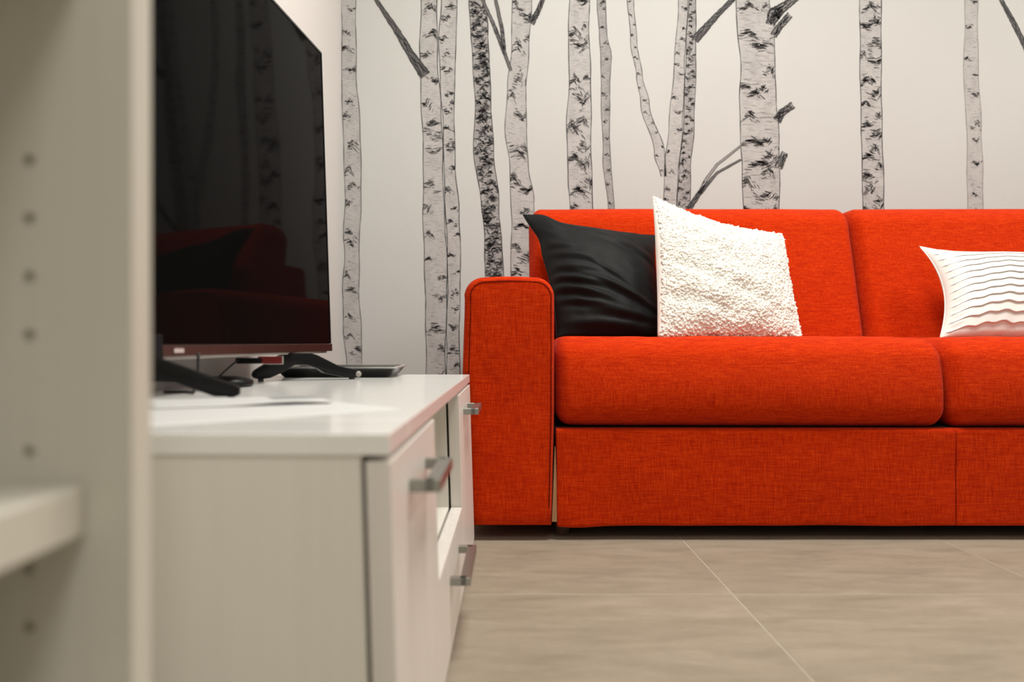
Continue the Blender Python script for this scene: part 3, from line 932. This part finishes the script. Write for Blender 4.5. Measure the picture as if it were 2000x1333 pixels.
# feet
def foot(front, back, mid, mat, name='stand_foot', style=1):
    f = Vector(front); b = Vector(back)
    d = (f - b); L = d.length; d.normalize()
    pr = Vector((-d.y, d.x, 0))
    z0 = .385
    m = (Vector(mid) - b).dot(d)
    top = O.z - .002
    H = top - z0
    pts = []
    def q(a, z): pts.append((a, z))
    # outer outline: back tip, up over the bracket, down the front leg, then the arched underside
    q(-.010, .012); q(-.007, .020); q(.004, .027)
    q(m - .040, H - .004); q(m - .030, H); q(m + .022, H); q(m + .034, H - .004)
    q(L - .03, .0265); q(L + .004, .0195); q(L + .010, .015); q(L + .010, .006); q(L + .004, .004)
    q(L - .018, .0045); q(L - .06, .0135); q(m + .034, H - .030); q(m + .012, H - .0225); q(m - .012, H - .0225)
    q(m - .036, .016); q(.022, .0065); q(.004, .0045); q(-.006, .006)
    if style == 2:
        pts = [(-.010, .012), (-.006, .022), (m - .03, H - .004), (m - .022, H), (m + .004, H), (L - .012, .0245), (L + .004, .0195), (L + .009, .015),
               (L + .009, .006), (L + .003, .004), (L - .022, .0045), (m + .020, .0225), (m - .010, .024), (m - .03, .014), (.010, .0045), (-.004, .0045)]
    def fr(a, z, c): return b + d * a + pr * c + Vector((0, 0, z)) - TO
    ft = extrude_poly(name, [(a, z) for a, z in pts], .020, fr, mat, tv, .0018)
    for a in (.006, L - .002):
        bx = [fr(a - .004, 0, -.006), fr(a + .004, 0, -.006), fr(a + .004, 0, .006), fr(a - .004, 0, .006)]
        tx = [p + Vector((0, 0, .006)) for p in bx]
        obj('rubber_pad', bx + tx, [[3, 2, 1, 0], [4, 5, 6, 7]] + [[i, (i + 1) % 4, 4 + (i + 1) % 4, 4 + i] for i in range(4)], M['cable'], ft)
    return ft, fr, L, m
f1 = px(689, 738, FPX / 975); f1.z = .385
b1 = px(503, 744, FPX / 1035); b1.z = .385
c1 = px(583, 690, FPX / 1005); c1.z = .385
ft, fr, L1, m1 = foot(f1, b1, c1, M['black_plastic'])
vs, fs = tube_mesh([fr(L1 + .0085, .0105, -.0105), fr(L1 + .0085, .0105, .0105)], .0062, 12)
obj('tip_cap', vs, fs, M['grey_cap'], ft, True)
c2 = px(312, 690, 1.047); c2.z = .385
f2 = px(455, 778, FPX / 1500); f2.z = .385
d2_ = (f2 - c2).normalized()
b2 = c2 - d2_ * .085
ft2, fr2, L2, m2 = foot(f2, b2, c2, M['black_plastic'], style=2)
tbox('foot_bracket', (.750, .0022, -.006), (.800, .012, .030), M['black_matt'], ft2, .002)
# power lead hanging below the lower edge
pc = px(387, 704, FPX / 1400)
zt = .385 + .003
pa = bez((pc.x, pc.y, O.z + .005), (pc.x + .001, pc.y, .42), (pc.x - .004, pc.y + .004, .40), (pc.x - .012, pc.y + .015, zt), 12) + \
     [Vector((pc.x - .03, pc.y + .03, zt)), Vector((pc.x - .06, pc.y + .03, zt))]
tube('power_cable', [p - TO for p in pa], .0022, M['cable'], tv, 8)

# ------------------------------------------------------------------ small things on the cabinet
# aerial base with a thin lead
Yp = 1.37
ap = px(440, 750, Yp); ap.z = .3851
an = thing('antenna_base', 'small black rounded aerial puck with thin lead under the television', 'antenna', tuple(ap))
vs, fs = [], []
prof = [(0, 0), (.042, 0), (.046, .003), (.045, .010), (.036, .0150), (.016, .0175), (0, .018)]
K = 28
for r_, z in prof[1:-1]:
    for j in range(K):
        t_ = 2 * math.pi * j / K
        vs.append((r_ * math.cos(t_), r_ * math.sin(t_), z))
nr = len(prof) - 2
for i in range(nr - 1):
    for j in range(K):
        fs.append([i * K + j, i * K + (j + 1) % K, (i + 1) * K + (j + 1) % K, (i + 1) * K + j])
fs.append(list(range(K))[::-1]); fs.append([(nr - 1) * K + j for j in range(K)])
obj('puck', vs, fs, M['black_plastic'], an, True)
pe = px(466, 703, 1.40)
pth = bez((-.012, 0, .014), (-.006, 0, .022), (pe.x - ap.x - .012, .02, pe.z - ap.z - .012), (pe.x - ap.x, pe.y - ap.y, pe.z - ap.z), 12)
tube('lead', pth, .0018, M['cable'], an, 8)
# red and black plug in the lower edge of the television
pq = px(505, 704, 1.40)
us = thing('usb_plug', 'small red and black plug fitted beneath the television lower edge', 'plug', tuple(pq))
u_ax = Vector((.0835, .9965, 0))
def ubox(name, a0, a1, h0, h1, t_, mat, bev=.001):
    n2 = Vector((.9965, -.0835, 0)); r0 = px(466, 705, 1.40) - pq
    def f(v): return Vector((v.x, 0, 0)) + n2 * v.y + Vector((0, 0, v.z))
    return box(name, (a0, -t_ / 2, h0), (a1, t_ / 2, h1), mat, us, bev, 2, f)
ubox('plug_body', -.036, .002, -.006, .004, .010, M['black_plastic'], .002)
ubox('red_shell', .002, .037, -.006, .0065, .008, M['red'])
ubox('silver_rim', .0365, .0385, -.0068, .0070, .009, M['silver'], .0004)
ubox('silver_rim', .012, .0365, -.0072, -.0062, .0086, M['silver'], .0003)

# shallow black tray with silver rim
ty = 1.715
tr = thing('tray', 'shallow black tray with flared sides and silver rim behind the right television foot', 'tray', ((655 - VX) * ty / FPX, ty + .08, .3851))
def ring(hw, hd, z, r_=.012, k=5):
    pts = []
    for (sx_, sy_, a0) in ((1, 1, 0), (-1, 1, 90), (-1, -1, 180), (1, -1, 270)):
        for i in range(k + 1):
            t_ = math.radians(a0 + 90 * i / k)
            pts.append((sx_ * (hw - r_) + r_ * math.cos(t_), sy_ * (hd - r_) + r_ * math.sin(t_), z))
    return pts
def loft(name, rings, mat, parent, cap0=True, cap1=True):
    n = len(rings[0]); vs = [p for r in rings for p in r]; fs = []
    for i in range(len(rings) - 1):
        for j in range(n):
            fs.append([i * n + j, i * n + (j + 1) % n, (i + 1) * n + (j + 1) % n, (i + 1) * n + j])
    if cap0: fs.append(list(range(n))[::-1])
    if cap1: fs.append([(len(rings) - 1) * n + j for j in range(n)])
    return obj(name, vs, fs, mat, parent, False)
loft('dish', [ring(.112, .072, 0), ring(.114, .074, .002), ring(.127, .087, .0185), ring(.124, .084, .0185), ring(.112, .072, .004)], M['black_gloss'], tr)
loft('rim', [ring(.127, .087, .0186), ring(.132, .092, .0205), ring(.132, .092, .0225), ring(.122, .082, .0225), ring(.122, .082, .0186)], M['silver'], tr, False, False)

# papers
def sheet(name, label, pts, z, lift, mats, grey_uv=None, cat='paper', nn=14, thick=.0006):
    """pts: four world XY corners near-left, near-right, far-right, far-left"""
    A, B, C_, D = [Vector((p[0], p[1], 0)) for p in pts]
    base = (A + B + C_ + D) / 4
    vs = []; fs = []; ix = []
    for lay in (0, 1):
        for j in range(nn + 1):
            for i in range(nn + 1):
                u, v = i / nn, j / nn
                p = (A * (1 - u) + B * u) * (1 - v) + (D * (1 - u) + C_ * u) * v - base
                vs.append((p.x, p.y, lift(u, v) + lay * thick))
    n1 = (nn + 1) ** 2
    for j in range(nn):
        for i in range(nn):
            k = j * (nn + 1) + i
            q = [k, k + 1, k + nn + 2, k + nn + 1]
            fs.append(q[::-1]); ix.append(0)
            fs.append([n1 + t_ for t_ in q])
            u, v = (i + .5) / nn, (j + .5) / nn
            ix.append(1 if grey_uv and grey_uv[0] < u < grey_uv[1] and grey_uv[2] < v < grey_uv[3] else 0)
    for i in range(nn):
        for a, b in ((i, i + 1), (nn * (nn + 1) + i, nn * (nn + 1) + i + 1), (i * (nn + 1), (i + 1) * (nn + 1)), (i * (nn + 1) + nn, (i + 1) * (nn + 1) + nn)):
            fs.append([a, b, n1 + b, n1 + a]); ix.append(0)
    o = obj(name, vs, fs, mats, None, True, ix)
    o.location = (base.x, base.y, z)
    o['label'] = label; o['category'] = cat
    return o
TZ = .3852
A = px(285, 806, FPX / 1790); B = px(650, 790, FPX / 1627)
A.z = B.z = 0
e = (B - A).normalized(); pn = Vector((-e.y, e.x, 0))
sheet('leaflet', 'thin white leaflet lying in front of the left foot of the television', [A, B, B + pn * .128, A + pn * .128], TZ + .0008,
      lambda u, v: .003 * math.exp(-((u - .75) / .22) ** 2) * (1 - v) ** 2, [M['paper'], M['reflection_grey']], (.70, .985, .42, .93), 'leaflet', thick=.0022)  # grey block on the leaflet is a painted reflection
Cc = px(799, 800, FPX / (132 / .075)); D_ = px(300, 834, FPX / (166 / .075))
Cc.z = D_.z = 0
e2 = (Cc - D_).normalized(); p2 = Vector((-e2.y, e2.x, 0))
sheet('paper_sheet', 'plain white paper sheet lying skewed on the nearest end of the cabinet top', [Cc - e2 * .297, Cc - e2 * .004, Cc - e2 * .004 + p2 * .21, Cc - e2 * .297 + p2 * .21], TZ - .0001,
      lambda u, v: 0.0, [M['paper'], M['paper']], thick=.0005)
